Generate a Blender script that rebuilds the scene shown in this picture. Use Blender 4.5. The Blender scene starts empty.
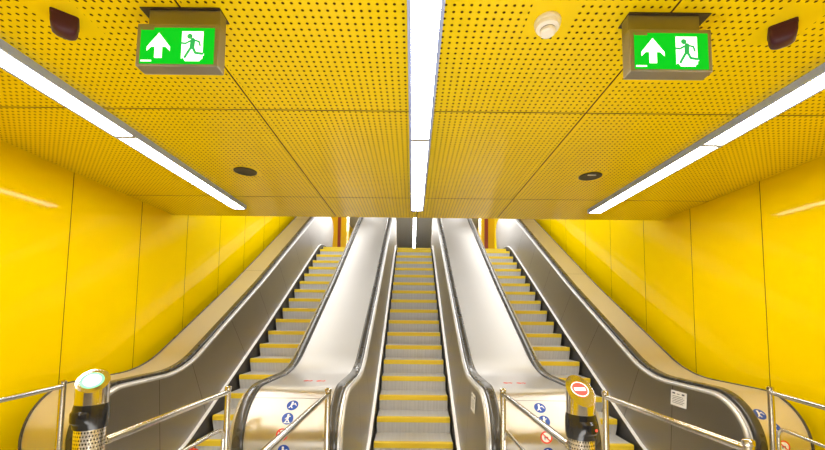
import bpy, bmesh, math
from mathutils import Vector, Matrix
from mathutils.geometry import tessellate_polygon
C = bpy.context.scene.collection
PI = math.pi
T30 = math.tan(PI/6)
FZ = 1.62                      # floor level below the camera; everything is written relative to eye level and lifted at the end
TOPS = []

# ------------------------------------------------------------------ materials
def new_mat(name):
    m = bpy.data.materials.new(name); m.use_nodes = True
    nt = m.node_tree
    return m, nt, nt.nodes['Principled BSDF']

def plain(name, col, rough=.5, metal=0., emit=None, es=0., coat=0., spec=.5):
    m, nt, b = new_mat(name)
    b.inputs['Base Color'].default_value = (*col, 1)
    b.inputs['Roughness'].default_value = rough
    b.inputs['Metallic'].default_value = metal
    b.inputs['Specular IOR Level'].default_value = spec
    b.inputs['Coat Weight'].default_value = coat
    if emit:
        b.inputs['Emission Color'].default_value = (*emit, 1)
        b.inputs['Emission Strength'].default_value = es
    # slight procedural variation so that no surface is perfectly even
    tc = nt.nodes.new('ShaderNodeTexCoord'); n = nt.nodes.new('ShaderNodeTexNoise'); n.inputs['Scale'].default_value = 6
    mr = nt.nodes.new('ShaderNodeMapRange'); mr.inputs[3].default_value = max(.02, rough*.85); mr.inputs[4].default_value = rough*1.15
    nt.links.new(tc.outputs['Object'], n.inputs['Vector']); nt.links.new(n.outputs['Fac'], mr.inputs[0])
    nt.links.new(mr.outputs[0], b.inputs['Roughness'])
    return m

def brushed(name, col, rough=.3, scale=(2, 60, 60), amt=.10, var=.12, metal=1., bump=.0, aniso=None):
    """Brushed steel: noise drawn out along one axis, in roughness, tone and bump."""
    m, nt, b = new_mat(name)
    tc = nt.nodes.new('ShaderNodeTexCoord'); mp = nt.nodes.new('ShaderNodeMapping'); mp.inputs['Scale'].default_value = scale
    n = nt.nodes.new('ShaderNodeTexNoise'); n.inputs['Scale'].default_value = 3; n.inputs['Detail'].default_value = 4
    n2 = nt.nodes.new('ShaderNodeTexNoise'); n2.inputs['Scale'].default_value = 1.6; n2.inputs['Detail'].default_value = 3
    nt.links.new(tc.outputs['Object'], mp.inputs['Vector']); nt.links.new(mp.outputs[0], n.inputs['Vector'])
    nt.links.new(tc.outputs['Object'], n2.inputs['Vector'])
    mr = nt.nodes.new('ShaderNodeMapRange'); mr.inputs[3].default_value = rough-amt; mr.inputs[4].default_value = rough+amt
    nt.links.new(n.outputs['Fac'], mr.inputs[0]); nt.links.new(mr.outputs[0], b.inputs['Roughness'])
    mx = nt.nodes.new('ShaderNodeMix'); mx.data_type = 'RGBA'
    mx.inputs[6].default_value = (*[c*(1-var) for c in col], 1); mx.inputs[7].default_value = (*[min(1, c*(1+var)) for c in col], 1)
    nt.links.new(n2.outputs['Fac'], mx.inputs[0]); nt.links.new(mx.outputs[2], b.inputs['Base Color'])
    bp = nt.nodes.new('ShaderNodeBump'); bp.inputs['Strength'].default_value = bump; bp.inputs['Distance'].default_value = .002
    nt.links.new(n.outputs['Fac'], bp.inputs['Height']); nt.links.new(bp.outputs[0], b.inputs['Normal'])
    b.inputs['Metallic'].default_value = metal
    if aniso:
        b.inputs['Anisotropic'].default_value = aniso[0]
        cv = nt.nodes.new('ShaderNodeCombineXYZ')
        for k in range(3): cv.inputs[k].default_value = aniso[1][k]
        nt.links.new(cv.outputs[0], b.inputs['Tangent'])
    return m

HOLE = .0389
def perforated(name, col, blanks):
    """Yellow sheet with a square grid of dark round holes; no holes within a blank patch round each fitting."""
    m, nt, b = new_mat(name)
    N, Lk = nt.nodes, nt.links
    def math_(op, a, c=None):
        n = N.new('ShaderNodeMath'); n.operation = op
        for i, v in enumerate((a, c)):
            if v is None: continue
            if isinstance(v, (int, float)): n.inputs[i].default_value = v
            else: Lk.new(v, n.inputs[i])
        return n.outputs[0]
    tc = N.new('ShaderNodeTexCoord'); sp = N.new('ShaderNodeSeparateXYZ'); Lk.new(tc.outputs['Object'], sp.inputs[0])
    x, y = sp.outputs[0], sp.outputs[1]
    def cell(v, off): return math_('SUBTRACT', math_('FRACT', math_('MULTIPLY', math_('ADD', v, 20+off), 1/HOLE)), .5)
    fx, fy = cell(x, 0), cell(y, .006)
    d = math_('SQRT', math_('ADD', math_('MULTIPLY', fx, fx), math_('MULTIPLY', fy, fy)))
    mr = N.new('ShaderNodeMapRange'); mr.inputs[1].default_value = .15; mr.inputs[2].default_value = .21
    mr.inputs[3].default_value = 1; mr.inputs[4].default_value = 0; Lk.new(d, mr.inputs[0])
    hole = mr.outputs[0]
    for bx_, by_, br in blanks:
        ax = math_('ABSOLUTE', math_('SUBTRACT', x, bx_)); ay = math_('ABSOLUTE', math_('SUBTRACT', y, by_))
        hole = math_('MULTIPLY', hole, math_('GREATER_THAN', math_('MAXIMUM', ax, ay), br))
    # plain margin along the panel joints
    for sx in (-1.13, 1.13, -3.45, 3.45):
        hole = math_('MULTIPLY', hole, math_('GREATER_THAN', math_('ABSOLUTE', math_('SUBTRACT', x, sx)), .018))
    n = N.new('ShaderNodeTexNoise'); n.inputs['Scale'].default_value = 1.3; Lk.new(tc.outputs['Object'], n.inputs['Vector'])
    mx0 = N.new('ShaderNodeMix'); mx0.data_type = 'RGBA'
    mx0.inputs[6].default_value = (*[c*.92 for c in col], 1); mx0.inputs[7].default_value = (*[min(1, c*1.05) for c in col], 1)
    Lk.new(n.outputs['Fac'], mx0.inputs[0])
    mx = N.new('ShaderNodeMix'); mx.data_type = 'RGBA'
    Lk.new(hole, mx.inputs[0]); Lk.new(mx0.outputs[2], mx.inputs[6]); mx.inputs[7].default_value = (.085, .036, .002, 1)
    Lk.new(mx.outputs[2], b.inputs['Base Color'])
    b.inputs['Roughness'].default_value = .22
    Lk.new(math_('SUBTRACT', .24, math_('MULTIPLY', hole, .24)), b.inputs['Specular IOR Level'])
    bp = N.new('ShaderNodeBump'); bp.inputs['Strength'].default_value = .5; bp.inputs['Distance'].default_value = .004
    Lk.new(math_('SUBTRACT', 1, hole), bp.inputs['Height']); Lk.new(bp.outputs[0], b.inputs['Normal'])
    return m

def ribbed(name, col, pitch, rough, metal, var):
    """Fine grooves across X: step treads and risers."""
    m, nt, b = new_mat(name); N, Lk = nt.nodes, nt.links
    tc = N.new('ShaderNodeTexCoord'); w = N.new('ShaderNodeTexWave'); w.inputs['Scale'].default_value = 1/pitch/3.1416*.5*3.14
    Lk.new(tc.outputs['Object'], w.inputs['Vector'])
    mp = N.new('ShaderNodeMapping'); mp.inputs['Scale'].default_value = (22, .4, .8)
    n = N.new('ShaderNodeTexNoise'); n.inputs['Scale'].default_value = 1.5; n.inputs['Detail'].default_value = 3
    Lk.new(tc.outputs['Object'], mp.inputs[0]); Lk.new(mp.outputs[0], n.inputs['Vector'])
    mxa = N.new('ShaderNodeMath'); mxa.operation = 'MULTIPLY'; Lk.new(n.outputs['Fac'], mxa.inputs[0]); mxa.inputs[1].default_value = 1
    mx = N.new('ShaderNodeMix'); mx.data_type = 'RGBA'
    mx.inputs[6].default_value = (*[c*(1-var) for c in col], 1); mx.inputs[7].default_value = (*[min(1, c*(1+var)) for c in col], 1)
    Lk.new(mxa.outputs[0], mx.inputs[0]); Lk.new(mx.outputs[2], b.inputs['Base Color'])
    bp = N.new('ShaderNodeBump'); bp.inputs['Strength'].default_value = .25; bp.inputs['Distance'].default_value = .003
    Lk.new(w.outputs['Fac'], bp.inputs['Height']); Lk.new(bp.outputs[0], b.inputs['Normal'])
    b.inputs['Roughness'].default_value = rough; b.inputs['Metallic'].default_value = metal
    return m

def meshpattern(name):
    """Polished tube with staggered dark perforations (cylindrical pattern)."""
    m, nt, b = new_mat(name); N, Lk = nt.nodes, nt.links
    def math_(op, a, c=None):
        n = N.new('ShaderNodeMath'); n.operation = op
        for i, v in enumerate((a, c)):
            if v is None: continue
            if isinstance(v, (int, float)): n.inputs[i].default_value = v
            else: Lk.new(v, n.inputs[i])
        return n.outputs[0]
    tc = N.new('ShaderNodeTexCoord'); sp = N.new('ShaderNodeSeparateXYZ'); Lk.new(tc.outputs['Object'], sp.inputs[0])
    ang = math_('ARCTAN2', sp.outputs[0], sp.outputs[1])
    u = math_('ADD', math_('MULTIPLY', ang, 32/(2*PI)), 50)
    v = math_('ADD', math_('MULTIPLY', sp.outputs[2], 1/.016), 200)
    row = math_('MULTIPLY', math_('FLOORED_MODULO', math_('FLOOR', v), 2), .5)
    fu = math_('SUBTRACT', math_('FRACT', math_('ADD', u, row)), .5); fv = math_('SUBTRACT', math_('FRACT', v), .5)
    d = math_('ADD', math_('ABSOLUTE', fu), math_('ABSOLUTE', fv))
    hole = math_('LESS_THAN', d, .34)
    mx = N.new('ShaderNodeMix'); mx.data_type = 'RGBA'; Lk.new(hole, mx.inputs[0])
    mx.inputs[6].default_value = (.82, .80, .76, 1); mx.inputs[7].default_value = (.02, .018, .015, 1)
    Lk.new(mx.outputs[2], b.inputs['Base Color']); Lk.new(math_('SUBTRACT', 1, hole), b.inputs['Metallic'])
    b.inputs['Roughness'].default_value = .16
    return m

def floor_mat():
    m, nt, b = new_mat('granite_floor'); N, Lk = nt.nodes, nt.links
    tc = N.new('ShaderNodeTexCoord'); br = N.new('ShaderNodeTexBrick'); br.inputs['Scale'].default_value = 1.6
    br.offset = 0; br.inputs['Color1'].default_value = (.50, .49, .47, 1); br.inputs['Color2'].default_value = (.56, .55, .53, 1)
    br.inputs['Mortar'].default_value = (.15, .14, .13, 1); br.inputs['Mortar Size'].default_value = .006
    br.inputs['Brick Width'].default_value = 1; br.inputs['Row Height'].default_value = 1
    n = N.new('ShaderNodeTexNoise'); n.inputs['Scale'].default_value = 90
    mx = N.new('ShaderNodeMix'); mx.data_type = 'RGBA'; mx.blend_type = 'MULTIPLY'; mx.inputs[0].default_value = .4
    Lk.new(tc.outputs['Object'], br.inputs['Vector']); Lk.new(tc.outputs['Object'], n.inputs['Vector'])
    Lk.new(br.outputs['Color'], mx.inputs[6]); Lk.new(n.outputs['Fac'], mx.inputs[7]); Lk.new(mx.outputs[2], b.inputs['Base Color'])
    b.inputs['Roughness'].default_value = .3
    return m

M = {}
M['wall'] = plain('yellow_wall_panel', (.90, .635, .0), .06, spec=.07)
M['ceil'] = perforated('yellow_perforated_sheet', (.91, .67, .004), [
    (.583, 1.69, .10), (-1.73, 1.70, .115), (1.73, 1.71, .115), (-1.692, 3.57, .12), (1.692, 3.60, .12)])
M['gap'] = plain('dark_joint', (.13, .055, .002), .8)
M['floor'] = floor_mat()
M['greyceil'] = plain('pale_grey_ceiling', (.42, .42, .43), .5)
M['farceil'] = plain('grey_metal_ceiling', (.27, .28, .30), .35)
M['dark'] = plain('dark_grey', (.03, .03, .032), .6)
M['deck'] = brushed('brushed_steel_deck', (.66, .645, .625), .36, (30, .5, .5), .03, .03, aniso=(.9, (1, 0, 0)))
M['deck_reflection_tint'] = brushed('steel_deck_painted_reflection', (.70, .665, .61), .36, (30, .5, .5), .03, .03, aniso=(.9, (1, 0, 0)))  # outer deck steel, reflection of the yellow wall tinted into its colour
M['panel'] = brushed('brushed_steel_panel', (.38, .365, .345), .38, (2, .4, 60), .04, .05)
M['trim'] = brushed('bright_aluminium_trim', (.60, .60, .60), .34, (60, 2, 2), .04, .04, .6)
M['white_trim'] = brushed('satin_skirt_moulding', (.92, .92, .92), .30, (40, 2, 2), .05, .03, .3)
M['skirt'] = brushed('dark_skirt_board', (.10, .095, .09), .4, (2, 2, 60), .08, .1, .8)
M['rubber'] = plain('black_handrail_rubber', (.045, .043, .04), .28, coat=.3)
M['tread'] = ribbed('ribbed_step_tread', (.70, .695, .69), .009, .42, .4, .12)
M['riser'] = ribbed('ribbed_step_riser', (.66, .66, .665), .009, .48, .3, .25)
M['yellow_edge'] = plain('yellow_step_edge', (.86, .63, .03), .5)
M['chrome'] = brushed('polished_tube', (.66, .65, .635), .13, (4, 4, 20), .04, .03)
M['post'] = brushed('satin_tube', (.58, .55, .49), .22, (4, 4, 20), .05, .05)
M['mesh'] = meshpattern('perforated_bollard_tube')
M['black'] = plain('gloss_black_plastic', (.010, .010, .011), .18)
M['lamp'] = plain('lit_diffuser', (.9, .9, .9), .5, emit=(1, .985, .96), es=28.5)
M['housing'] = plain('grey_lamp_housing', (.40, .50, .88), .45)
M['joint'] = plain('diffuser_joint', (.4, .4, .42), .5)
M['signbox'] = brushed('sign_box_metal', (.30, .285, .25), .38, (30, 3, 3), .06, .08, .7)
M['plate'] = plain('dark_bracket', (.05, .035, .02), .5)
M['green'] = plain('lit_green', (.0, .06, .01), .3, emit=(.0, .62, .012), es=1.0, spec=.08)
M['greenfig'] = plain('dim_green_figure', (.0, .28, .06), .3, emit=(.01, .42, .10), es=.75)
M['litwhite'] = plain('lit_white', (.9, .9, .9), .3, emit=(.80, 1, .84), es=1.5)
M['beacon'] = plain('dark_red_plastic', (.055, .005, .018), .5)
M['white_plastic'] = plain('white_plastic', (.92, .90, .88), .4)
M['greyslot'] = plain('grey_sensor_slot', (.28, .25, .19), .5)
M['speaker'] = plain('dark_grille', (.045, .036, .022), .45)
M['blue'] = plain('blue_sticker', (.012, .07, .42), .35)
M['white'] = plain('white_print', (.86, .86, .86), .4)
M['red'] = plain('red_print', (.80, .04, .02), .4)
M['pink'] = plain('faded_red_print', (.72, .10, .07), .6)
M['redlit'] = plain('red_lit_lens', (.5, .05, .04), .3, emit=(1, .16, .12), es=.62)
M['greenlit'] = plain('green_white_lens', (.8, 1, .9), .3, emit=(.75, 1, .88), es=1.6)
M['greenring'] = plain('green_lens_rim', (.2, .7, .4), .3, emit=(.16, .60, .34), es=.7)
M['redled'] = plain('small_red_led', (.9, .05, .03), .3, emit=(1, .06, .03), es=2.)
M['ink'] = plain('dark_print', (.08, .09, .14), .5)
M['redbrown'] = plain('red_brown_strip', (.30, .045, .02), .35)
M['pillar'] = plain('yellow_pillar_sheet', (.90, .55, .01), .2)
M['backwall'] = plain('grey_beige_back_wall', (.22, .19, .15), .4)
M['farwall'] = plain('dark_far_wall', (.16, .16, .17), .5)

# ------------------------------------------------------------------ object helpers
def root(name, loc, label, cat, group=None):
    o = bpy.data.objects.new(name, None); C.objects.link(o); o.location = loc; o.empty_display_size = .1
    o['label'] = label; o['category'] = cat
    if group: o['group'] = group
    TOPS.append(o); return o

def wpos(o):
    p = Vector((0, 0, 0))
    while o is not None: p = p + Vector(o.location); o = o.parent
    return p

def obj(name, bm, mats, parent=None, loc=None, smooth=False, recalc=True):
    """Link a bmesh written in scene coordinates as one object (child coordinates are worked out here)."""
    if recalc: bmesh.ops.recalc_face_normals(bm, faces=bm.faces)
    base = Vector(loc) if loc is not None else (wpos(parent) if parent else Vector((0, 0, 0)))
    bmesh.ops.translate(bm, verts=bm.verts, vec=-base)
    me = bpy.data.meshes.new(name); bm.to_mesh(me); bm.free()
    for m in (mats if isinstance(mats, (list, tuple)) else [mats]): me.materials.append(m)
    if smooth:
        me.polygons.foreach_set('use_smooth', [True]*len(me.polygons))
        try: me.set_sharp_from_angle(angle=math.radians(38))
        except Exception: pass
    o = bpy.data.objects.new(name, me); C.objects.link(o)
    if parent: o.parent = parent; o.location = base - wpos(parent)
    else: o.location = base; TOPS.append(o)
    return o

def struct(name, bm, mats, smooth=False):
    o = obj(name, bm, mats, smooth=smooth); o['kind'] = 'structure'; return o

def box(bm, x0, x1, y0, y1, z0, z1, bev=0, mi=0):
    r = bmesh.ops.create_cube(bm, size=1)
    vs = r['verts']
    for v in vs:
        v.co = Vector(((x0+x1)/2 + v.co.x*(x1-x0), (y0+y1)/2 + v.co.y*(y1-y0), (z0+z1)/2 + v.co.z*(z1-z0)))
    fs = set(f for v in vs for f in v.link_faces)
    for f in fs: f.material_index = mi
    if bev:
        es = list(set(e for v in vs for e in v.link_edges))
        bmesh.ops.bevel(bm, geom=es, offset=bev, segments=2, affect='EDGES', profile=.6)
    return vs

def tube(bm, pts, r, n=12, caps=True):
    pts = [Vector(p) for p in pts]; rings = []
    prev = None
    for i, p in enumerate(pts):
        t = (pts[min(i+1, len(pts)-1)] - pts[max(i-1, 0)]).normalized()
        if prev is None:
            a = Vector((0, 0, 1)) if abs(t.z) < .9 else Vector((1, 0, 0))
            u = t.cross(a).normalized()
        else: u = (prev - t*prev.dot(t)).normalized()
        prev = u; w = t.cross(u)
        rings.append([bm.verts.new(p + (u*math.cos(2*PI*k/n) + w*math.sin(2*PI*k/n))*r) for k in range(n)])
    for a, b in zip(rings, rings[1:]):
        for k in range(n): bm.faces.new((a[k], a[(k+1) % n], b[(k+1) % n], b[k]))
    if caps: bm.faces.new(rings[0][::-1]); bm.faces.new(rings[-1])

def lathe(bm, prof, cx, cy, n=32, mi=None):
    """prof: (radius, z) from the top down."""
    rings = []
    for r, z in prof:
        if r < 1e-6: rings.append([bm.verts.new((cx, cy, z))])
        else: rings.append([bm.verts.new((cx + r*math.cos(2*PI*k/n), cy + r*math.sin(2*PI*k/n), z)) for k in range(n)])
    for i, (a, b) in enumerate(zip(rings, rings[1:])):
        for k in range(n):
            k2 = (k+1) % n
            if len(a) == 1 and len(b) == 1: continue
            if len(a) == 1: f = bm.faces.new((a[0], b[k], b[k2]))
            elif len(b) == 1: f = bm.faces.new((a[k], b[0], a[k2]))
            else: f = bm.faces.new((a[k], b[k], b[k2], a[k2]))
            if mi: f.material_index = mi[i]

class Flat:
    """Draws flat shapes on a plane through o with axes ux, uy, lifted along the normal by a given height."""
    def __init__(s, o, ux, uy):
        s.o, s.ux, s.uy = Vector(o), Vector(ux).normalized(), Vector(uy).normalized(); s.n = s.ux.cross(s.uy); s.bm = bmesh.new()
    def p(s, x, y, h): return s.o + s.ux*x + s.uy*y + s.n*h
    def poly(s, pts, h=0.):
        f = s.bm.faces.new([s.bm.verts.new(s.p(x, y, h)) for x, y in pts])
        if len(pts) > 4: bmesh.ops.triangulate(s.bm, faces=[f])
    def rect(s, x0, y0, x1, y1, h=0.): s.poly([(x0, y0), (x1, y0), (x1, y1), (x0, y1)], h)
    def disc(s, x, y, r, h=0., n=24, ry=None):
        ry = ry or r
        s.poly([(x + r*math.cos(2*PI*k/n), y + ry*math.sin(2*PI*k/n)) for k in range(n)], h)
    def ring(s, x, y, r0, r1, h=0., n=28):
        for k in range(n):
            a, b = 2*PI*k/n, 2*PI*(k+1)/n
            s.poly([(x+r0*math.cos(a), y+r0*math.sin(a)), (x+r1*math.cos(a), y+r1*math.sin(a)), (x+r1*math.cos(b), y+r1*math.sin(b)), (x+r0*math.cos(b), y+r0*math.sin(b))], h)
    def stroke(s, pts, w, h=0., ends=True):
        for i, ((ax, ay), (bx, by)) in enumerate(zip(pts, pts[1:])):
            L = math.hypot(bx-ax, by-ay) or 1; nx, ny = -(by-ay)/L*w/2, (bx-ax)/L*w/2
            s.poly([(ax-nx, ay-ny), (bx-nx, by-ny), (bx+nx, by+ny), (ax+nx, ay+ny)], h + i*1e-5)
        if ends:
            for i, (x, y) in enumerate(pts): s.disc(x, y, w/2, h + 5e-5 + i*1e-5, 10)

# ------------------------------------------------------------------ sweep paths (y, z)
def arc(cy, cz, r, a0, a1, n):
    return [(cy + r*math.cos(math.radians(a0+(a1-a0)*k/n)), cz + r*math.sin(math.radians(a0+(a1-a0)*k/n))) for k in range(n+1)]

def incline(z0, zl, zu, Rl, Ru, y0, y1, k=.045, yk=6.5):
    """flat (zl) - curve - 30 degree slope z = z0 + y tan30, a touch steeper above yk - curve - flat (zu)."""
    t = math.tan(math.radians(15)); yl = (zl-z0)/T30
    au = math.atan(T30+k); tu = math.tan(au/2); yu = (zu-z0+yk*k)/(T30+k)
    f = lambda y: z0 + y*T30 + max(0, y-yk)*k
    p = [(y0, zl)]
    p += arc(yl - Rl*t, zl + Rl, Rl, -90, -60, 12)
    ya, yb = p[-1][0], yu - Ru*tu*math.cos(au)
    ys = sorted([ya + (yb-ya)*j/16 for j in range(1, 16)])
    p += [(y, f(y)) for y in ys]
    p += arc(yu + Ru*tu, zu - Ru, Ru, 90+math.degrees(au), 90, 12)
    p.append((y1, zu))
    return p

RN = .42
Y_FLAT, Y_END = 3.48, 11.75
RAIL_Z0, RAIL_LO, RAIL_UP = -3.145, -.615, 3.20
def rail_path():
    lo = arc(Y_FLAT, RAIL_LO-RN, RN, 262, 90, 30)
    up = arc(Y_END, RAIL_UP-RN, RN, 90, -80, 24)
    mid = incline(RAIL_Z0, RAIL_LO, RAIL_UP, 1.3, 1.5, Y_FLAT, Y_END)
    return lo + mid[1:-1] + up
RAIL = rail_path()
def normals(path):
    out = []
    for i in range(len(path)):
        a, b = path[max(i-1, 0)], path[min(i+1, len(path)-1)]
        L = math.hypot(b[0]-a[0], b[1]-a[1]) or 1
        out.append(((b[1]-a[1])/L, -(b[0]-a[0])/L))
    return out
RN_N = normals(RAIL)
def off(i, d): return (RAIL[i][0] + RN_N[i][0]*d, RAIL[i][1] + RN_N[i][1]*d)
SKIRT = incline(-3.965, -1.53, 2.07, 1.1, 1.6, Y_FLAT, Y_END, .032)
STEP = incline(-4.031, FZ*-1, 2.0, 1.1, 1.6, 3.0, 13.0, .032)

def resample(path, start_y, step, y_lo, y_hi):
    """points every `step` of arc length, one of them at start_y."""
    s = [0.]
    for a, b in zip(path, path[1:]): s.append(s[-1] + math.hypot(b[0]-a[0], b[1]-a[1]))
    def at(q):
        for i in range(len(s)-1):
            if s[i] <= q <= s[i+1]:
                t = (q-s[i])/((s[i+1]-s[i]) or 1)
                return (path[i][0]+(path[i+1][0]-path[i][0])*t, path[i][1]+(path[i+1][1]-path[i][1])*t)
    q0 = next(s[i] + (start_y-path[i][0])/(path[i+1][0]-path[i][0])*(s[i+1]-s[i]) for i in range(len(s)-1) if path[i][0] <= start_y < path[i+1][0])
    out = []; k = -40
    while k < 60:
        q = q0 + k*step; k += 1
        if 0 < q < s[-1]:
            p = at(q)
            if p and y_lo <= p[0] <= y_hi: out.append(p)
    return out

def sweep(bm, prof, closed=False, i0=0, i1=None, mi=0):
    """prof: (x, d) with d measured inward from the handrail path."""
    i1 = len(RAIL)-1 if i1 is None else i1
    rings = [[bm.verts.new((x, *off(i, d))) for x, d in prof] for i in range(i0, i1+1)]
    m = len(prof)
    for a, b in zip(rings, rings[1:]):
        for k in range(m if closed else m-1):
            f = bm.faces.new((a[k], a[(k+1) % m], b[(k+1) % m], b[k])); f.material_index = mi
    if closed: bm.faces.new(rings[0]); bm.faces.new(rings[-1][::-1])

def ngon(bm, pts3, mi=0):
    vs = [bm.verts.new(p) for p in pts3]
    for t in tessellate_polygon([[Vector(p) for p in pts3]]):
        try: f = bm.faces.new([vs[k] for k in t]); f.material_index = mi
        except ValueError: pass

# ------------------------------------------------------------------ the room
H = 1.418
CE = 5.215                                 # front edge of the perforated ceiling
YB, YF = -4.6, 27.0
WX = 3.45
def build_room():
    bm = bmesh.new(); box(bm, -WX-.3, WX+.3, YB, 10.2, -FZ-.2, -FZ); struct('floor', bm, M['floor'])
    bm = bmesh.new(); box(bm, -WX-.3, WX+.3, 10.9, YF, 1.8, 2.0); struct('floor_upper', bm, M['floor'])
    # perforated ceiling: panels over a dark backing
    bm = bmesh.new(); box(bm, -WX-.3, WX+.3, YB, CE-.004, H+.012, H+.2, mi=1)
    ys = [YB] + [2.48 + 1.86*k for k in range(-3, 2)] + [CE]; xs = [-WX, -1.13, 0, 1.13, WX]
    for x0, x1 in zip(xs, xs[1:]):
        for y0, y1 in zip(ys, ys[1:]): box(bm, x0+.005, x1-.005, y0+.005, y1-.005, H, H+.011)
    bm.normal_update()
    for f in bm.faces:
        if abs(f.normal.z) < .5: f.material_index = 1
    struct('ceiling', bm, [M['ceil'], M['gap']])
    # walls: tall panels with open vertical joints
    for s, nm, y_ref in ((-1, 'wall_left', 3.665), (1, 'wall_right', 3.70)):
        bm = bmesh.new()
        box(bm, *sorted((s*(WX+.022), s*(WX+.3))), YB, YF, -FZ-.2, 8, mi=1)
        y = y_ref - 9*.952
        while y < YF:
            y1 = min(y+.952, YF)
            if y1 > YB: box(bm, *sorted((s*WX, s*(WX+.03))), max(y, YB)+.0042, y1-.0042, -FZ, 7.9)
            y = y1
        bm.normal_update()
        for f in bm.faces:
            if abs(f.normal.x) < .5: f.material_index = 1
        struct(nm, bm, [M['wall'], M['gap']])
    bm = bmesh.new(); box(bm, -WX-.3, WX+.3, YB-.2, YB, -FZ-.2, H+.2); struct('wall_back', bm, M['backwall'])
    bm = bmesh.new(); box(bm, -WX-.3, WX+.3, YF, YF+.2, 1.6, 8); struct('wall_far', bm, M['farwall'])
    # sloped ceiling over the escalators, then the level ceiling of the upper hall
    yt = 12.4; zt = 4.95
    bm = bmesh.new()
    for a, b in (((CE, H+.2), (CE, 2.2)), ((CE, 2.2), (yt, zt))):
        v = [bm.verts.new((sx*(WX+.3), p[0], p[1])) for p in (a, b) for sx in (-1, 1)]
        bm.faces.new((v[0], v[1], v[3], v[2]))
    r = bmesh.ops.extrude_face_region(bm, geom=list(bm.faces))
    bmesh.ops.translate(bm, verts=[e for e in r['geom'] if isinstance(e, bmesh.types.BMVert)], vec=(0, -.0, .18))
    struct('ceiling_shaft', bm, M['greyceil'])
    bm = bmesh.new(); box(bm, -WX-.3, WX+.3, yt, YF, zt, zt+.2); struct('ceiling_upper', bm, M['farceil'])
    # pillars with a dark red strip at the head of the side escalators
    for s in (-1, 1):
        bm = bmesh.new(); x0, x1 = (-3.02, -2.43) if s < 0 else (2.38, 2.86)
        box(bm, x0, x1, 13.2, 13.7, 2.0, zt, .01); box(bm, x0+(.27 if s < 0 else .10), x0+(.40 if s < 0 else .25), 13.17, 13.25, 2.0, zt-.4, .01, 1)
        struct('pillar_left' if s < 0 else 'pillar_right', bm, [M['pillar'], M['redbrown']])
build_room()

# ------------------------------------------------------------------ escalators
PITCH = 2.09
NOSES = resample(STEP, 5.513, .4, 3.75, 11.4)
def step_bm():
    bm = bmesh.new()
    # origin at the nose; tread runs back, riser drops with a slight inward curve
    prof = [(.40, -.012), (.40, 0), (.05, 0), (.006, 0)]
    rise = [(0, -.006), (.0, -.045), (.010, -.09), (.024, -.14), (.044, -.19), (.055, -.225)]
    prof += rise + [(.40, -.225)]
    rows = [[bm.verts.new((sx*.462, y, z)) for y, z in prof] for sx in (-1, 1)]
    m = len(prof)
    for k in range(m):
        f = bm.faces.new((rows[0][k], rows[0][(k+1) % m], rows[1][(k+1) % m], rows[1][k]))
        f.material_index = 1 if 4 <= k <= 9 else 0
    ngon(bm, [v.co.copy() for v in rows[0]], 1); ngon(bm, [v.co.copy() for v in rows[1]][::-1], 1)
    return bm
def edge_bm():
    bm = bmesh.new()
    prof = [(.052, .003), (.002, .003), (-.004, -.004), (-.004, -.060), (.004, -.060), (.004, -.004)]
    rows = [[bm.verts.new((sx*.460, y, z)) for y, z in prof] for sx in (-1, 1)]
    for k in range(5): bm.faces.new((rows[0][k], rows[0][k+1], rows[1][k+1], rows[1][k]))
    return bm
SEAMS = {}
def skirt_z(y):
    for p, q in zip(SKIRT, SKIRT[1:]):
        if p[0] <= y <= q[0]: return p[1] + (q[1]-p[1])*(y-p[0])/((q[0]-p[0]) or 1)
    return SKIRT[0][1] if y < SKIRT[0][0] else SKIRT[-1][1]
def foot(y):
    """point on the skirt line below the top-edge point at y: square-ish to the slope, upright on the level stretches"""
    w = min(1, max(0, (y-4.0)/.8)) * min(1, max(0, (10.4-y)/1.2)); yb = min(Y_END, y + .40*w)
    return yb, skirt_z(yb)
def balustrade_panel_bm(cx, s):
    bm = bmesh.new(); xt, xb = cx + s*.583, cx + s*.527
    idx = [i for i in range(len(RAIL)) if Y_FLAT-1e-6 <= RAIL[i][0] <= Y_END+1e-6 and RAIL[i][1] > -.7 and i >= 30]
    idx = [i for i in idx if i <= len(RAIL)-25]
    T = [bm.verts.new((xt, *off(i, .03))) for i in range(len(RAIL))]
    B = {i: bm.verts.new((xb, *foot(off(i, .03)[0]))) for i in idx}
    for i, j in zip(idx, idx[1:]): bm.faces.new((T[i], T[j], B[j], B[i]))
    for i in range(0, idx[0]): bm.faces.new((T[i], T[i+1], B[idx[0]]))
    for i in range(idx[-1], len(RAIL)-1): bm.faces.new((T[i], T[i+1], B[idx[-1]]))
    # narrow joints between the sheets
    for y in [3.95] + [4.52 + .92*k for k in range(6)]:
        i = min(idx, key=lambda k: abs(off(k, .03)[0]-y))
        p, q = off(i, .03), off(i+1, .03); t = (y-p[0])/((q[0]-p[0]) or 1)
        zt_ = p[1] + (q[1]-p[1])*t; yb, zb = foot(y)
        d = Vector((yb-y, zb-zt_)).normalized(); n = Vector((-d.y, d.x))*.0035; e = d*.02
        pts = [(xt, y+e.x, zt_+e.y, -1), (xt, y+e.x, zt_+e.y, 1), (xb, yb, zb, 1), (xb, yb, zb, -1)]
        f = bm.faces.new([bm.verts.new((x - s*.003, yy + k*n.x, zz + k*n.y)) for x, yy, zz, k in pts]); f.material_index = 1
    return bm
def handrail_bm(cx, s):
    bm = bmesh.new(); c = s*.66
    prof = []
    for k in range(14):
        a = 2*PI*k/14
        prof.append((cx + c + .041*math.copysign(abs(math.cos(a))**.6, math.cos(a)), -.006 - .018*math.copysign(abs(math.sin(a))**.6, math.sin(a))))
    sweep(bm, prof, True); return bm
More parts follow.
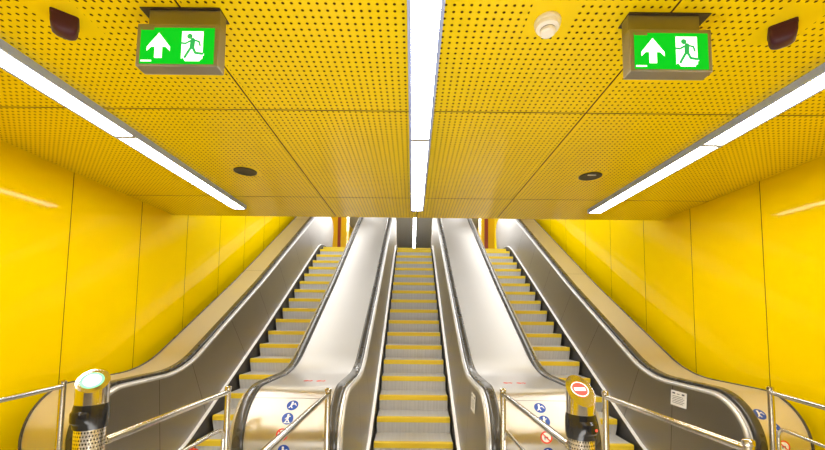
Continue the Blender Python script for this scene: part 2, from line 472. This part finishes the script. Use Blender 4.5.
def trim_bm(cx, s):
    bm = bmesh.new()
    X = lambda v: cx + s*v
    sweep(bm, [(X(.583), .05), (X(.578), .046), (X(.578), .028), (X(.584), .020), (X(.596), .016), (X(.598), .021), (X(.601), .021), (X(.603), .014), (X(.617), .010), (X(.620), .03)])
    return bm
def moulding_bm(cx, s):
    bm = bmesh.new()
    X = lambda v: cx + s*v
    N_ = normals(SKIRT)
    prof = [(X(.4895), .006), (X(.488), .0), (X(.493), -.006), (X(.504), -.007), (X(.526), -.010)]
    rings = [[bm.verts.new((x, p[0]+n[0]*d, p[1]+n[1]*d)) for x, d in prof] for p, n in zip(SKIRT, N_)]
    for a, b in zip(rings, rings[1:]):
        for k in range(4): bm.faces.new((a[k], a[k+1], b[k+1], b[k]))
    return bm
def skirt_bm(cx, s):
    bm = bmesh.new(); x = cx + s*.4885; N_ = normals(SKIRT)
    a = [bm.verts.new((x, p[0], p[1])) for p in SKIRT]; b = [bm.verts.new((x, p[0]+n[0]*.34, p[1]+n[1]*.34)) for p, n in zip(SKIRT, N_)]
    for i in range(len(a)-1): bm.faces.new((a[i], a[i+1], b[i+1], b[i]))
    return bm

def notice(parent, x, s, yc, zc, w, h):
    """White printed notice stuck on a side panel (s: the side of the escalator it is on)."""
    fl = Flat((x - s*.004, yc, zc), (0, -s, 0), (s*.064, 0, 1)); fl.rect(-w/2, -h/2, w/2, h/2); o = obj('notice_label', fl.bm, M['white'], parent, recalc=False)
    fl = Flat((x - s*.0048, yc, zc), (0, -s, 0), (s*.064, 0, 1))
    fl.rect(-w*.40, h*.28, -w*.22, h*.38); fl.rect(w*.20, h*.28, w*.36, h*.38); fl.rect(-w*.12, h*.29, w*.06, h*.33)
    for k in range(5): fl.rect(-w*.40, h*(.12-.11*k), w*(.36 if k % 2 else .28), h*(.12-.11*k)+h*.028)
    p = obj('printed_lines', fl.bm, M['ink'], o, recalc=False)
    return o

proto_step = {}
def make_escalator(cx, label):
    r = root('escalator', (cx, 3.9, -FZ), label, 'escalator', 'escalators side by side')
    for s in (-1, 1):
        b = obj('balustrade_panel', balustrade_panel_bm(cx, s), [M['panel'], M['skirt']], r, smooth=True)
        obj('deck_trim', trim_bm(cx, s), M['trim'], r, smooth=True)
        obj('handrail', handrail_bm(cx, s), M['rubber'], r, smooth=True)
        obj('skirt_board', skirt_bm(cx, s), M['skirt'], r, smooth=True)
        obj('skirt_moulding', moulding_bm(cx, s), M['white_trim'], r, smooth=True)
        if s == 1 and cx > 1: notice(b, cx + s*.570, s, 3.85, -.785, .225, .15)
        if s == 1 and abs(cx) < .1: notice(b, cx + s*.568, s, 3.66, -.80, .235, .165)
    for k, (y, z) in enumerate(NOSES):
        if not proto_step:
            o = obj('step', step_bm(), [M['tread'], M['riser']], None, loc=(0, 0, 0)); TOPS.remove(o)
            e = obj('yellow_edge', edge_bm(), M['yellow_edge'], None, loc=(0, 0, 0)); TOPS.remove(e)
            proto_step['s'], proto_step['e'] = o, e
        else:
            o = proto_step['s'].copy(); C.objects.link(o); e = proto_step['e'].copy(); C.objects.link(e)
        o.parent = r; o.location = Vector((cx, y, z)) - wpos(r); e.parent = o; e.location = (0, 0, 0)
    bm = bmesh.new(); box(bm, cx-.515, cx+.515, 2.75, NOSES[0][0]-.01, -FZ, -FZ+.012, .003); obj('landing_plate', bm, M['tread'], r)
    bm = bmesh.new(); box(bm, cx-.515, cx+.515, NOSES[-1][0]+.42, 12.6, 1.96, 2.01, .003); obj('landing_plate', bm, M['tread'], r)
    # underside pan of the truss, closing the machine below the steps
    bm = bmesh.new()
    pan = [(3.7, -FZ-.0), (4.6, -FZ), (10.9, 1.60), (12.5, 1.60), (12.5, 1.15), (11.0, 1.15), (6.2, -FZ), ]
    rows = [[bm.verts.new((cx+sx*.5, y, z-.23 if i < 4 else z-.3)) for i, (y, z) in enumerate(pan)] for sx in (-1, 1)]
    for k in range(4-1): bm.faces.new((rows[0][k], rows[0][k+1], rows[1][k+1], rows[1][k]))
    obj('truss_pan', bm, M['dark'], r)
    return r
make_escalator(-PITCH, 'escalator of yellow-edged steps beside the wall, rising behind the green-lit bollard')
make_escalator(-.018, 'middle escalator of yellow-edged steps between two broad steel decks, white notice on its panel')
make_escalator(PITCH, 'escalator of yellow-edged steps beside the wall, rising behind the red no-entry bollard')

# ------------------------------------------------------------------ steel covers between and beside the escalators
def cover_bm(x0, x1, d=.004):
    bm = bmesh.new()
    sweep(bm, [(x0, d+.03), (x0, d), (x1, d), (x1, d+.03)])
    # apron below the nose down to the floor
    y, z = off(0, d); v = [bm.verts.new(p) for p in ((x0, y, z), (x1, y, z), (x1, y, -FZ), (x0, y, -FZ))]; bm.faces.new(v)
    return bm
def joint_bm(x0, x1, ys):
    bm = bmesh.new()
    for yy in ys:
        i = min(range(30, len(RAIL)-26), key=lambda k: abs(RAIL[k][0]-yy)); a, b = RAIL[i], RAIL[i+1]
        if b[0]-a[0] > .001:
            z = a[1] + (b[1]-a[1])*(yy-a[0])/(b[0]-a[0]); t = Vector((b[0]-a[0], b[1]-a[1])).normalized(); n = (-t.y, t.x)
            h = -.004 + .0012
            c = (yy + n[0]*h, z + n[1]*h)
            bm.faces.new([bm.verts.new(p) for p in ((x0, c[0]-t.x*.003, c[1]-t.y*.003), (x1, c[0]-t.x*.003, c[1]-t.y*.003), (x1, c[0]+t.x*.003, c[1]+t.y*.003), (x0, c[0]+t.x*.003, c[1]+t.y*.003))])
    return bm
def nose_frame(x, ang, h=.0):
    """point and axes on the rounded nose; ang 90 = top, 180 = front"""
    a = math.radians(ang); R_ = RN - .004 + h
    return (x, Y_FLAT + R_*math.cos(a), RAIL_LO - RN + R_*math.sin(a)), Vector((1, 0, 0)), Vector((0, math.sin(a), -math.cos(a)))
def nose_patch(bm, x, ang, shapes, h):
    """wrap 2-D polygons (metres, y up the slope) on the nose"""
    def clip(pts, lo, hi):
        for lim, sg in ((lo, 1), (hi, -1)):
            out = []
            for (ax, ay), (bx, by) in zip(pts, pts[1:]+pts[:1]):
                da, db = sg*(ay-lim), sg*(by-lim)
                if da >= 0: out.append((ax, ay))
                if da*db < 0: t = da/(da-db); out.append((ax+(bx-ax)*t, ay+(by-ay)*t))
            pts = out
            if len(pts) < 3: return []
        return pts
    for k, full in enumerate(shapes):
        lo = min(q[1] for q in full); top = max(q[1] for q in full); st = .008
        while lo < top - 1e-7:
            pts = clip(list(full), lo, lo+st); lo += st
            if len(pts) < 3: continue
            vs = []
            for px, py in pts:
                a = math.radians(ang - math.degrees(py/RN)); R_ = RN - .004 + h + k*3e-5
                vs.append(bm.verts.new((x+px, Y_FLAT + R_*math.cos(a), RAIL_LO - RN + R_*math.sin(a))))
            bm.faces.new(vs)
def circ(r, n=24, cx=0, cy=0): return [(cx+r*math.cos(2*PI*k/n), cy+r*math.sin(2*PI*k/n)) for k in range(n)]
def ringp(r0, r1, n=24):
    return [[(r*math.cos(a), r*math.sin(a)) for r, a in ((r0, 2*PI*k/n), (r1, 2*PI*k/n), (r1, 2*PI*(k+1)/n), (r0, 2*PI*(k+1)/n))] for k in range(n)]
def bar(ax, ay, bx, by, w):
    L = math.hypot(bx-ax, by-ay); nx, ny = -(by-ay)/L*w/2, (bx-ax)/L*w/2
    return [(ax-nx, ay-ny), (bx-nx, by-ny), (bx+nx, by+ny), (ax+nx, ay+ny)]
PICTO = {
    'hold': [circ(.009, 12, -.004, .026), bar(-.004, .018, -.010, -.012, .014), bar(-.008, .008, .024, .012, .007), bar(-.012, -.010, -.026, -.026, .008), bar(-.008, -.010, .004, -.028, .008), bar(.018, .020, .034, -.006, .006)],
    'stand': [circ(.009, 12, .002, .028), bar(.002, .020, .0, -.006, .015), bar(.0, -.004, -.018, -.032, .008), bar(.0, -.004, .016, -.030, .008), bar(.0, .012, -.020, -.004, .006), bar(.0, .012, .022, .020, .006), bar(-.026, -.034, .028, -.034, .005)],
    'carry': [circ(.009, 12, -.006, .026), bar(-.006, .018, -.010, -.010, .015), bar(-.008, -.008, -.020, -.032, .008), bar(-.008, -.008, .004, -.032, .008), bar(-.004, .010, .016, -.002, .006), circ(.010, 10, .022, .002)],
}
def stickers(parent, spots):
    for x, ang, kind in spots:
        r = .048
        bm = bmesh.new()
        if kind == 'ban':
            nose_patch(bm, x, ang, [circ(r)], .0012); o = obj('safety_sticker', bm, M['white'], parent)
            bm = bmesh.new(); nose_patch(bm, x, ang, ringp(r*.78, r), .0020); nose_patch(bm, x, ang, [bar(-.030, .030, .030, -.030, .009)], .0021); obj('prohibition_ring', bm, M['red'], o)
            bm = bmesh.new(); nose_patch(bm, x, ang, [bar(-.016, .0, .014, .0, .012), bar(-.012, -.004, -.012, -.018, .006), bar(.010, -.004, .010, -.018, .006)], .0016); obj('pictogram', bm, M['ink'], o)
        else:
            nose_patch(bm, x, ang, [circ(r)], .0012); o = obj('safety_sticker', bm, M['blue'], parent); o['label'] = 'round blue sticker with white figure'
            bm = bmesh.new(); nose_patch(bm, x, ang, PICTO[kind], .0019); obj('pictogram', bm, M['white'], o)

XI, XO = .704, PITCH - .704
def marks(parent, xs, y):
    z = RAIL_LO - .004 + .0012
    for x in xs:
        fl = Flat((x, y, z), (1, 0, 0), (0, 1, 0))
        fl.disc(-.020, 0, .024, ry=.036); fl.rect(-.006, -.018, .034, .018, .0003); fl.poly([(.024, -.046), (.050, 0), (.024, .046)], .0005)
        obj('red_mark', fl.bm, M['pink'], parent, recalc=False)
def middle_cover(s, label):
    x0, x1 = sorted((s*XI - .018, s*XO))
    r = root('deck_cover', ((x0+x1)/2, 3.4, -FZ), label, 'escalator cover', 'steel covers between escalators')
    obj('steel_sheet', cover_bm(x0, x1), M['deck'], r, smooth=True)
    obj('sheet_joint', joint_bm(x0+.002, x1-.002, [6.05, 9.72] if s > 0 else [9.72]), M['trim'], r)
    bm = bmesh.new(); a = 124
    p, ux, uy = nose_frame(0, a, .0012)
    nose_patch(bm, 0, a, [[(x0+.003, -.002), (x1-.003, -.002), (x1-.003, .002), (x0+.003, .002)]], .0012)
    obj('nose_joint', bm, M['skirt'], r)
    if s < 0:
        stickers(r, [(-1.040, 134, 'hold'), (-1.055, 150, 'stand'), (-1.080, 167, 'ban'), (-1.060, 184, 'carry')]); marks(r, [-1.055, -.93], 3.70)
    else:
        stickers(r, [(1.030, 134, 'hold'), (1.040, 150, 'stand'), (1.040, 167, 'ban'), (1.050, 184, 'carry')]); marks(r, [.89, 1.02], 3.70)
    return r
middle_cover(-1, 'broad brushed steel cover with round blue stickers beside the escalator of the green-lit bollard')
middle_cover(1, 'broad brushed steel cover with round blue stickers behind the red no-entry bollard')

def outer_cover(s, label):
    x0, x1 = sorted((s*(PITCH+.704), s*3.155))
    r = root('side_cover', ((x0+x1)/2, 3.4, -FZ), label, 'escalator cover', 'steel covers along the yellow walls')
    obj('steel_sheet', cover_bm(x0, x1), M['deck_reflection_tint'], r, smooth=True)
    obj('sheet_joint', joint_bm(x0+.002, x1-.002, [6.9, 9.6]), M['skirt'], r)
    # dark edge strip and outer side skin
    e0, e1 = sorted((s*3.156, s*3.171))
    bm = bmesh.new(); sweep(bm, [(e0, .03), (e0, -.006), (e1, -.006), (e1, .03)]); obj('edge_strip', bm, M['rubber'], r, smooth=True)
    bm = bmesh.new(); pts = [off(i, .02) for i in range(len(RAIL)-18)]
    ngon(bm, [(s*3.160, y, z) for y, z in pts] + [(s*3.160, pts[-1][0], 1.2), (s*3.160, 10.9, 1.2), (s*3.160, 6.2, -FZ), (s*3.160, pts[0][0], -FZ)])
    obj('side_skin', bm, M['panel'], r)
    if s > 0: stickers(r, [(2.845, 139, 'hold'), (2.905, 155, 'stand'), (2.935, 174, 'ban')])
    return r
outer_cover(-1, 'narrow steel cover along the yellow wall, its yellow reflection painted in, curving down behind the green-lit bollard')
outer_cover(1, 'narrow steel cover along the yellow wall, its yellow reflection painted in, half-hidden stickers on its rounded end')

# ------------------------------------------------------------------ railings
RT = -.55
def railing(a, b, label, near_post=False, lower=True, disc=False, far_post=True, zt=RT, loop_gap=0.):
    """a: far end (x, y) by the escalator, b: near end (x, y)"""
    A, B = Vector((a[0], a[1], 0)), Vector((b[0], b[1], 0)); d = (B-A).normalized(); L = (B-A).length
    P = lambda t, z: A + d*t + Vector((0, 0, z))
    r = root('railing', (a[0], a[1], -FZ), label, 'railing', 'tube railings at the foot of the escalators')
    for t in ([0] if far_post else []) + ([L] if near_post else []):
        bm = bmesh.new(); tube(bm, [P(t, -FZ), P(t, zt+.012)], .021, 16)
        p = obj('post', bm, M['post'], r, smooth=True)
        bm = bmesh.new(); c = P(t, 0); lathe(bm, [(0, zt+.034), (.016, zt+.032), (.0235, zt+.026), (.0245, zt+.010), (.0235, zt+.006)], c.x, c.y, 20); obj('post_cap', bm, M['post'], p, smooth=True)
        bm = bmesh.new(); lathe(bm, [(.021, -FZ+.02), (.045, -FZ+.014), (.05, -FZ)], c.x, c.y, 20); obj('base_flange', bm, M['chrome'], p, smooth=True)
    bm = bmesh.new(); tube(bm, [P(.0, zt-.012), P(L, zt-.012)], .0185, 16); obj('top_rail', bm, M['chrome'], r, smooth=True)
    if lower:
        zl, zb, q = zt-.262, -1.36, .075; t0, t1 = .045+loop_gap, L-.06
        pts = []
        for cx_, cz_, a0 in ((t0+q, zl-q, 180), (t1-q, zl-q, 90), (t1-q, zb+q, 0), (t0+q, zb+q, -90)):
            for k in range(7):
                an = math.radians(a0 - 90*k/6); pts.append(P(cx_+q*math.cos(an), cz_+q*math.sin(an)))
        pts.append(pts[0].copy())
        bm = bmesh.new(); tube(bm, pts, .0125, 12, caps=False); lp = obj('lower_loop', bm, M['chrome'], r, smooth=True)
        for z in (zl-.2, zb+.1):
            bm = bmesh.new(); tube(bm, [P(0, z), P(t0+.002, z)], .009, 8); obj('loop_bracket', bm, M['post'], r, smooth=True)
    if disc:
        c = P(L*.36, zt-.262-.068)
        fl = Flat((c.x, c.y-.014, c.z), (1, 0, 0), (0, 0, 1)); fl.disc(0, 0, .046)
        rr = bmesh.ops.extrude_face_region(fl.bm, geom=list(fl.bm.faces)); bmesh.ops.translate(fl.bm, verts=[v for v in rr['geom'] if isinstance(v, bmesh.types.BMVert)], vec=(0, .008, 0))
        o = obj('red_disc', fl.bm, M['red'], r); o['label'] = 'round red disc under the lower tube'
        bm = bmesh.new(); tube(bm, [c + Vector((0, -.008, .03)), c + Vector((0, 0, .062))], .006, 8); obj('disc_clip', bm, M['chrome'], o, smooth=True)
    return r
ZS = -.532
railing((-2.705, 2.90), (-2.60, 2.0), 'polished tube railing in front of the yellow wall, next to the green-lit bollard', zt=ZS, near_post=True, lower=False)
railing((-1.415, 2.84), (-1.420, 1.725), 'polished tube railing joined to the green-lit bollard, red disc below', disc=True)
railing((-.66, 2.80), (-.655, 1.45), 'polished tube railing running to the blue-stickered cover beside the middle escalator', near_post=True, lower=False)
railing((.645, 2.87), (.665, 1.73), 'polished tube railing joined to the red no-entry bollard')
railing((1.385, 2.81), (1.45, 1.70), 'polished tube railing starting just behind the red no-entry bollard, across a grey panel', near_post=True, lower=False)
railing((2.75, 2.96), (2.55, 2.2), 'polished tube railing with rounded lower loop against the yellow wall by stickered cover', zt=ZS, near_post=True, loop_gap=.02)

# ------------------------------------------------------------------ bollards with signal head
def bollard(x, y, zc, dirx, kind, label):
    R = .0605
    r = root('bollard', (x, y, -FZ), label, 'bollard', 'signal bollards')
    bm = bmesh.new(); lathe(bm, [(R-.004, zc-.145), (R-.004, -FZ+.03)], x, y, 40); col = obj('perforated_column', bm, M['mesh'], r, smooth=True)
    bm = bmesh.new(); lathe(bm, [(R-.003, -FZ+.04), (R+.03, -FZ+.03), (R+.035, -FZ)], x, y, 32); obj('base_flange', bm, M['chrome'], r, smooth=True)
    bm = bmesh.new(); lathe(bm, [(R-.01, zc-.036), (R+.001, zc-.040), (R+.005, zc-.058), (R+.006, zc-.090), (R+.005, zc-.122), (R+.001, zc-.146), (R-.01, zc-.150)], x, y, 40)
    band = obj('black_band', bm, M['black'], r, smooth=True)
    # scanner window bulging from the band towards the viewer
    bm = bmesh.new(); n = 10; rows = []
    for zz, dr in ((zc-.062, .0), (zc-.075, .012), (zc-.112, .012), (zc-.124, .0)):
        rows.append([bm.verts.new((x + (R+.004+dr*math.sin(PI*k/n))*math.sin(-.95+1.9*k/n+dirx*.25), y - (R+.004+dr*math.sin(PI*k/n))*math.cos(-.95+1.9*k/n+dirx*.25), zz)) for k in range(n+1)])
    for a, b in zip(rows, rows[1:]):
        for k in range(n): bm.faces.new((a[k], a[k+1], b[k+1], b[k]))
    obj('sensor_window', bm, M['black'], band, smooth=True)
    if kind == 'red':
        bm = bmesh.new(); bmesh.ops.create_uvsphere(bm, u_segments=10, v_segments=6, radius=.0055); bmesh.ops.translate(bm, verts=bm.verts, vec=(x+.036, y-.0655, zc-.098)); obj('indicator_light', bm, M['redled'], band, smooth=True)
    # head: polished tube cut on a slant
    tilt = math.radians(36 if dirx < 0 else 45); nrm = Vector((.50 if dirx < 0 else .05, -.90, 0)).normalized()
    def ztop(px, py): return zc + .058 - (px*nrm.x + py*nrm.y)*math.tan(tilt)
    bm = bmesh.new(); n = 44
    lo = [bm.verts.new((x+R*math.cos(2*PI*k/n), y+R*math.sin(2*PI*k/n), zc-.06)) for k in range(n)]
    hi = [bm.verts.new((x+R*math.cos(2*PI*k/n), y+R*math.sin(2*PI*k/n), ztop(R*math.cos(2*PI*k/n), R*math.sin(2*PI*k/n)))) for k in range(n)]
    hin = [bm.verts.new((x+(R-.006)*math.cos(2*PI*k/n), y+(R-.006)*math.sin(2*PI*k/n), ztop((R-.006)*math.cos(2*PI*k/n), (R-.006)*math.sin(2*PI*k/n))+.001)) for k in range(n)]
    for k in range(n):
        k2 = (k+1) % n; bm.faces.new((lo[k], lo[k2], hi[k2], hi[k])); bm.faces.new((hi[k], hi[k2], hin[k2], hin[k]))
    bm.faces.new(hin)
    hd = obj('slanted_head', bm, M['chrome'], r, smooth=True)
    N = Vector((nrm.x*math.sin(tilt), nrm.y*math.sin(tilt), math.cos(tilt)))
    ux = Vector((0, 0, 1)).cross(N).normalized()
    if ux.x < 0: ux = -ux
    uy = N.cross(ux)
    o = Vector((x, y, zc+.0605))
    def F(h): return Flat(o + N*h, ux, uy)
    if kind == 'green':
        f = F(.0); f.disc(-.004, 0, .043, n=32, ry=.050); l = obj('signal_lens', f.bm, M['greenring'], hd, recalc=False); l['label'] = 'glowing green-white signal lens'
        f = F(.0008); f.disc(-.004, 0, .031, n=32, ry=.037); obj('glow_core', f.bm, M['greenlit'], l, recalc=False)
    else:
        f = F(.0); f.disc(0, .004, .037, n=32, ry=.042); l = obj('signal_lens', f.bm, M['redlit'], hd, recalc=False); l['label'] = 'round red no-entry signal with white bar'
        f = F(.0008); f.rect(-.025, -.004, .025, .012); obj('white_bar', f.bm, M['litwhite'], l, recalc=False)
        f = F(.0006); f.ring(0, .004, .035, .0385); obj('white_ring', f.bm, M['litwhite'], l, recalc=False)
    return r
bollard(-1.47, 1.70, -.352, -1, 'green', 'chrome bollard with slanted top glowing green-white above a black band')
bollard(.709, 1.70, -.372, 1, 'red', 'chrome bollard with slanted top showing a red no-entry disc')

# ------------------------------------------------------------------ ceiling fittings
def linear_lamp(x, y0, y1, zc, joints, label, w=.138, drop=.048):
    r = root('linear_lamp', (x, (y0+y1)/2, zc), label, 'lamp', 'linear ceiling lamps')
    bm = bmesh.new()
    for sx in (-1, 1): box(bm, *sorted((x+sx*w/2, x+sx*(w/2+.018))), y0, y1, zc-drop, zc)
    box(bm, x-w/2-.016, x+w/2+.016, y0, y0+.012, zc-drop, zc); box(bm, x-w/2-.016, x+w/2+.016, y1-.012, y1, zc-drop, zc)
    box(bm, x-w/2, x+w/2, y0+.012, y1-.012, zc-.012, zc)
    obj('housing', bm, M['housing'], r)
    ys = [y0+.012] + joints + [y1-.012]
    for a, b in zip(ys, ys[1:]):
        bm = bmesh.new()
        if b < y1-.02: box(bm, x-w/2, x+w/2, b-.021, b+.021, zc-drop-.0008, zc-drop+.02); obj('joint_bar', bm, M['joint'], r); bm = bmesh.new()
        box(bm, x-w/2+.0005, x+w/2-.0005, a+.0215, b-.0215, zc-drop+.001, zc-.014); obj('diffuser', bm, M['lamp'], r)
    return r
JS = [2.80-1.92*k for k in range(3, -1, -1)]
linear_lamp(-2.272, -4.0, 4.71, H, JS, 'lit linear lamp on the ceiling towards the wall above the green-lit bollard')
linear_lamp(0, -4.0, 4.71, H, JS, 'lit linear lamp running down the middle of the perforated yellow ceiling', w=.130)
linear_lamp(2.277, -4.0, 4.73, H, [j+.04 for j in JS], 'lit linear lamp on the ceiling towards the wall above the red no-entry bollard')
linear_lamp(.02, 13.0, 26.4, 4.95, [13.0+1.92*k for k in range(1, 7)], 'distant thin lit lamp on the grey upper ceiling above the middle escalator')

def exit_sign(x, y, label):
    W, Hh, zt = .368, .200, 1.312
    r = root('exit_sign', (x, y+.03, H), label, 'exit sign', 'green exit signs')
    bm = bmesh.new(); box(bm, x-(.205 if x < 0 else .165), x+(.165 if x < 0 else .215), y+.030, y+.125, H-.006, H, .002); obj('mounting_plate', bm, M['plate'], r)
    bm = bmesh.new(); box(bm, x-.165, x+.165, y+.040, y+.095, zt-.005, H-.006, .004); obj('neck', bm, M['signbox'], r)
    bm = bmesh.new(); box(bm, x-W/2, x+W/2, y, y+.062, zt-Hh, zt, .005); hs = obj('housing', bm, M['signbox'], r)
    w, h = .332, .170; zc = zt - .105
    F = lambda k: Flat((x, y-.0012-k*.0008, zc), (1, 0, 0), (0, 0, 1))
    f = F(0); f.rect(-w/2, -h/2, w/2, h/2); face = obj('green_face', f.bm, M['green'], hs, recalc=False)
    # upward arrow
    f = F(1); ax = -.083
    f.poly([(ax-.017, -.058), (ax+.017, -.058), (ax+.017, .018), (ax-.017, .018)]); f.poly([(ax-.017, .010), (ax-.017, .027), (ax-.052, -.006), (ax-.052, -.026)], .0001)
    f.poly([(ax+.017, .010), (ax+.052, -.026), (ax+.052, -.006), (ax+.017, .027)], .0001); f.poly([(ax-.052, -.006), (ax+.052, -.006), (ax, .060)], .0002)
    f.bm.faces.ensure_lookup_table(); obj('arrow', f.bm, M['litwhite'], face, recalc=False)
    # doorway
    f = F(1); f.rect(.020, -.072, .116, .068); f.rect(.116, -.046, .122, -.034, .0); door = obj('doorway', f.bm, M['litwhite'], face, recalc=False)
    # running figure cut out of the doorway
    f = F(2); c = .064
    f.disc(c-.008, .044, .0125); f.stroke([(c+.006, .026), (c+.004, -.006)], .022, .0001)
    f.stroke([(c-.002, .024), (c-.026, .010), (c-.044, .012)], .0085, .0003); f.stroke([(c+.010, .026), (c+.034, .020), (c+.040, .000)], .0085, .0005)
    f.stroke([(c+.000, -.008), (c-.014, -.032), (c-.026, -.054)], .0115, .0007); f.stroke([(c+.008, -.008), (c+.020, -.034), (c+.052, -.038)], .0115, .0009)
    obj('running_figure', f.bm, M['greenfig'], face, recalc=False)
    f = F(2); f.poly([(.016, -.074), (.040, -.074), (.032, -.066), (.030, -.058), (.022, -.060)]); obj('door_cutout', f.bm, M['green'], face, recalc=False); f = F(2); f.poly([(.104, -.074), (.120, -.074), (.120, -.060), (.108, -.064)]); obj('door_cutout', f.bm, M['green'], face, recalc=False)
    f = F(1); f.rect(-w/2+.006, -h/2+.010, -w/2+.054, -h/2+.017); obj('caption_strip', f.bm, M['litwhite'], face, recalc=False)
    f = F(1); f.rect(-w/2+.002, h/2-.012, -w/2+.060, h/2-.001); obj('maker_plate', f.bm, M['signbox'], face, recalc=False)
    return r
exit_sign(-1.112, 1.60, 'green lit exit sign hanging beside the dark red beacon on the green-lit bollard side')
exit_sign(1.102, 1.60, 'green lit exit sign hanging just beside the white smoke detector')

def smoke_detector(x, y):
    r = root('smoke_detector', (x, y, H), 'round white smoke detector on the perforated yellow ceiling', 'smoke detector')
    bm = bmesh.new(); lathe(bm, [(0, H), (.060, H), (.0615, H-.006), (.060, H-.018), (.056, H-.022)], x, y, 36); obj('base', bm, M['white_plastic'], r, smooth=True)
    bm = bmesh.new(); lathe(bm, [(.057, H-.020), (.058, H-.026), (.052, H-.038), (.036, H-.044), (.034, H-.040)], x, y, 36); obj('cover', bm, M['white_plastic'], r, smooth=True)
    bm = bmesh.new(); lathe(bm, [(.035, H-.038), (.033, H-.050)], x, y, 36); obj('sensor_slot', bm, M['greyslot'], r, smooth=True)
    bm = bmesh.new(); lathe(bm, [(.036, H-.048), (.035, H-.060), (.028, H-.066), (0, H-.067)], x, y, 36); obj('sensor_cap', bm, M['white_plastic'], r, smooth=True)
smoke_detector(.583, 1.69)

def beacon(x, y, s, label):
    r = root('alarm_beacon', (x, y, H), label, 'alarm beacon', 'dark red ceiling beacons')
    def sq(half, z, rc, n=5):
        out = []
        for qx, qy, a0 in ((1, 1, 0), (-1, 1, 90), (-1, -1, 180), (1, -1, 270)):
            for k in range(n):
                a = math.radians(a0+90*k/(n-1)); px, py = qx*(half-rc)+rc*math.cos(a), qy*(half-rc)+rc*math.sin(a)
                c, sn = math.cos(PI/4+s*.08), math.sin(PI/4+s*.08); out.append((x+px*c-py*sn, y+px*sn+py*c, z))
        return out
    def loft(rings):
        bm = bmesh.new(); vs = [[bm.verts.new(p) for p in g] for g in rings]
        for a, b in zip(vs, vs[1:]):
            for k in range(len(a)): bm.faces.new((a[k], a[(k+1) % len(a)], b[(k+1) % len(a)], b[k]))
        bm.faces.new(vs[-1]); bm.faces.new(vs[0][::-1]); return bm
    obj('base', loft([sq(.052, H, .012), sq(.052, H-.016, .012)]), M['beacon'], r, smooth=True)
    obj('lens', loft([sq(.050, H-.016, .012), sq(.049, H-.050, .016), sq(.044, H-.070, .020), sq(.034, H-.082, .022), sq(.018, H-.086, .012)]), M['beacon'], r, smooth=True)
beacon(-1.728, 1.705, -1, 'dark red beacon on the ceiling beside the exit sign above the green-lit bollard')
beacon(1.725, 1.715, 1, 'dark red beacon on the ceiling beside the exit sign above the red no-entry bollard')

def speaker(x, y, s, label):
    r = root('ceiling_spotlight', (x, y, H), label, 'spotlight', 'round dark ceiling spotlights')
    bm = bmesh.new(); lathe(bm, [(.100, H), (.107, H-.002), (.106, H-.008), (.096, H-.010), (.090, H-.006)], x, y, 36); obj('rim', bm, M['speaker'], r, smooth=True)
    bm = bmesh.new(); lathe(bm, [(.092, H-.007), (.06, H-.005), (0, H-.004)], x, y, 36); obj('dark_lens', bm, M['speaker'], r, smooth=True)
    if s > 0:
        bm = bmesh.new(); box(bm, x-.045, x+.035, y-.052, y-.034, H-.0105, H-.006, .002); obj('painted_glint', bm, M['white'], r)  # lamp reflection in the lens, drawn as a white bar
speaker(-1.692, 3.57, -1, 'round plain dark spotlight in the yellow ceiling with no painted glint')
speaker(1.692, 3.60, 1, 'round dark spotlight in the yellow ceiling with a small painted glint')

# ------------------------------------------------------------------ lights
def area(name, loc, rot, sx, sy, power, col=(1, .98, .95)):
    l = bpy.data.lights.new(name, 'AREA'); l.shape = 'RECTANGLE'; l.size = sx; l.size_y = sy; l.energy = power; l.color = col
    o = bpy.data.objects.new(name, l); C.objects.link(o); o.location = loc; o.rotation_euler = rot; TOPS.append(o); return o
for x in (-2.1, 0, 2.1):
    area('added_shaft_fill', (x, 8.2, 3.0), (math.radians(22), 0, 0), .35, 5.5, 44)  # added fill without a fixture, brightens the steps and decks
for s_ in (-1, 1):
    area('added_wall_fill', (s_*1.9, 7.6, 2.75), (math.radians(22), math.radians(-s_*52), 0), .3, 5.0, 30)  # added fill turned outwards, brightens the shaft walls
area('added_hall_fill', (-1.7, 16, 4.7), (0, 0, 0), .5, 8, 190); area('added_hall_fill', (1.7, 16, 4.7), (0, 0, 0), .5, 8, 190)  # added fill pair, lifts the light of the upper hall

area('added_ceiling_fill', (0, .5, -1.5), (math.radians(180), 0, 0), 1.0, 2.2, 50)  # unseen fill added below the frame, brightens the ceiling
w = bpy.data.worlds.new('World'); bpy.context.scene.world = w; w.use_nodes = True
w.node_tree.nodes['Background'].inputs[0].default_value = (.9, .9, .92, 1); w.node_tree.nodes['Background'].inputs[1].default_value = .15

for o in TOPS: o.location.z += FZ

# ------------------------------------------------------------------ camera
cam = bpy.data.cameras.new('Camera'); co = bpy.data.objects.new('Camera', cam); C.objects.link(co)
cam.sensor_fit = 'HORIZONTAL'; cam.sensor_width = 36; cam.lens = 374.42/825*36
cam.shift_y = (292.83-225)/825; cam.shift_x = -(412.67-412.5)/825; cam.clip_start = .05; cam.clip_end = 200
co.matrix_world = Matrix.Translation((-.045, 0, FZ)) @ Matrix.Rotation(math.radians(90+3.903), 4, 'X') @ Matrix.Rotation(math.radians(.618), 4, 'Z')
bpy.context.scene.camera = co
sc = bpy.context.scene
sc.view_settings.view_transform = 'Standard'; sc.view_settings.exposure = 0.; sc.view_settings.look = 'None'
sc.cycles.use_denoising = True
sc.cycles.max_bounces = 10; sc.cycles.diffuse_bounces = 5; sc.cycles.glossy_bounces = 5
sc.cycles.sample_clamp_indirect = 6
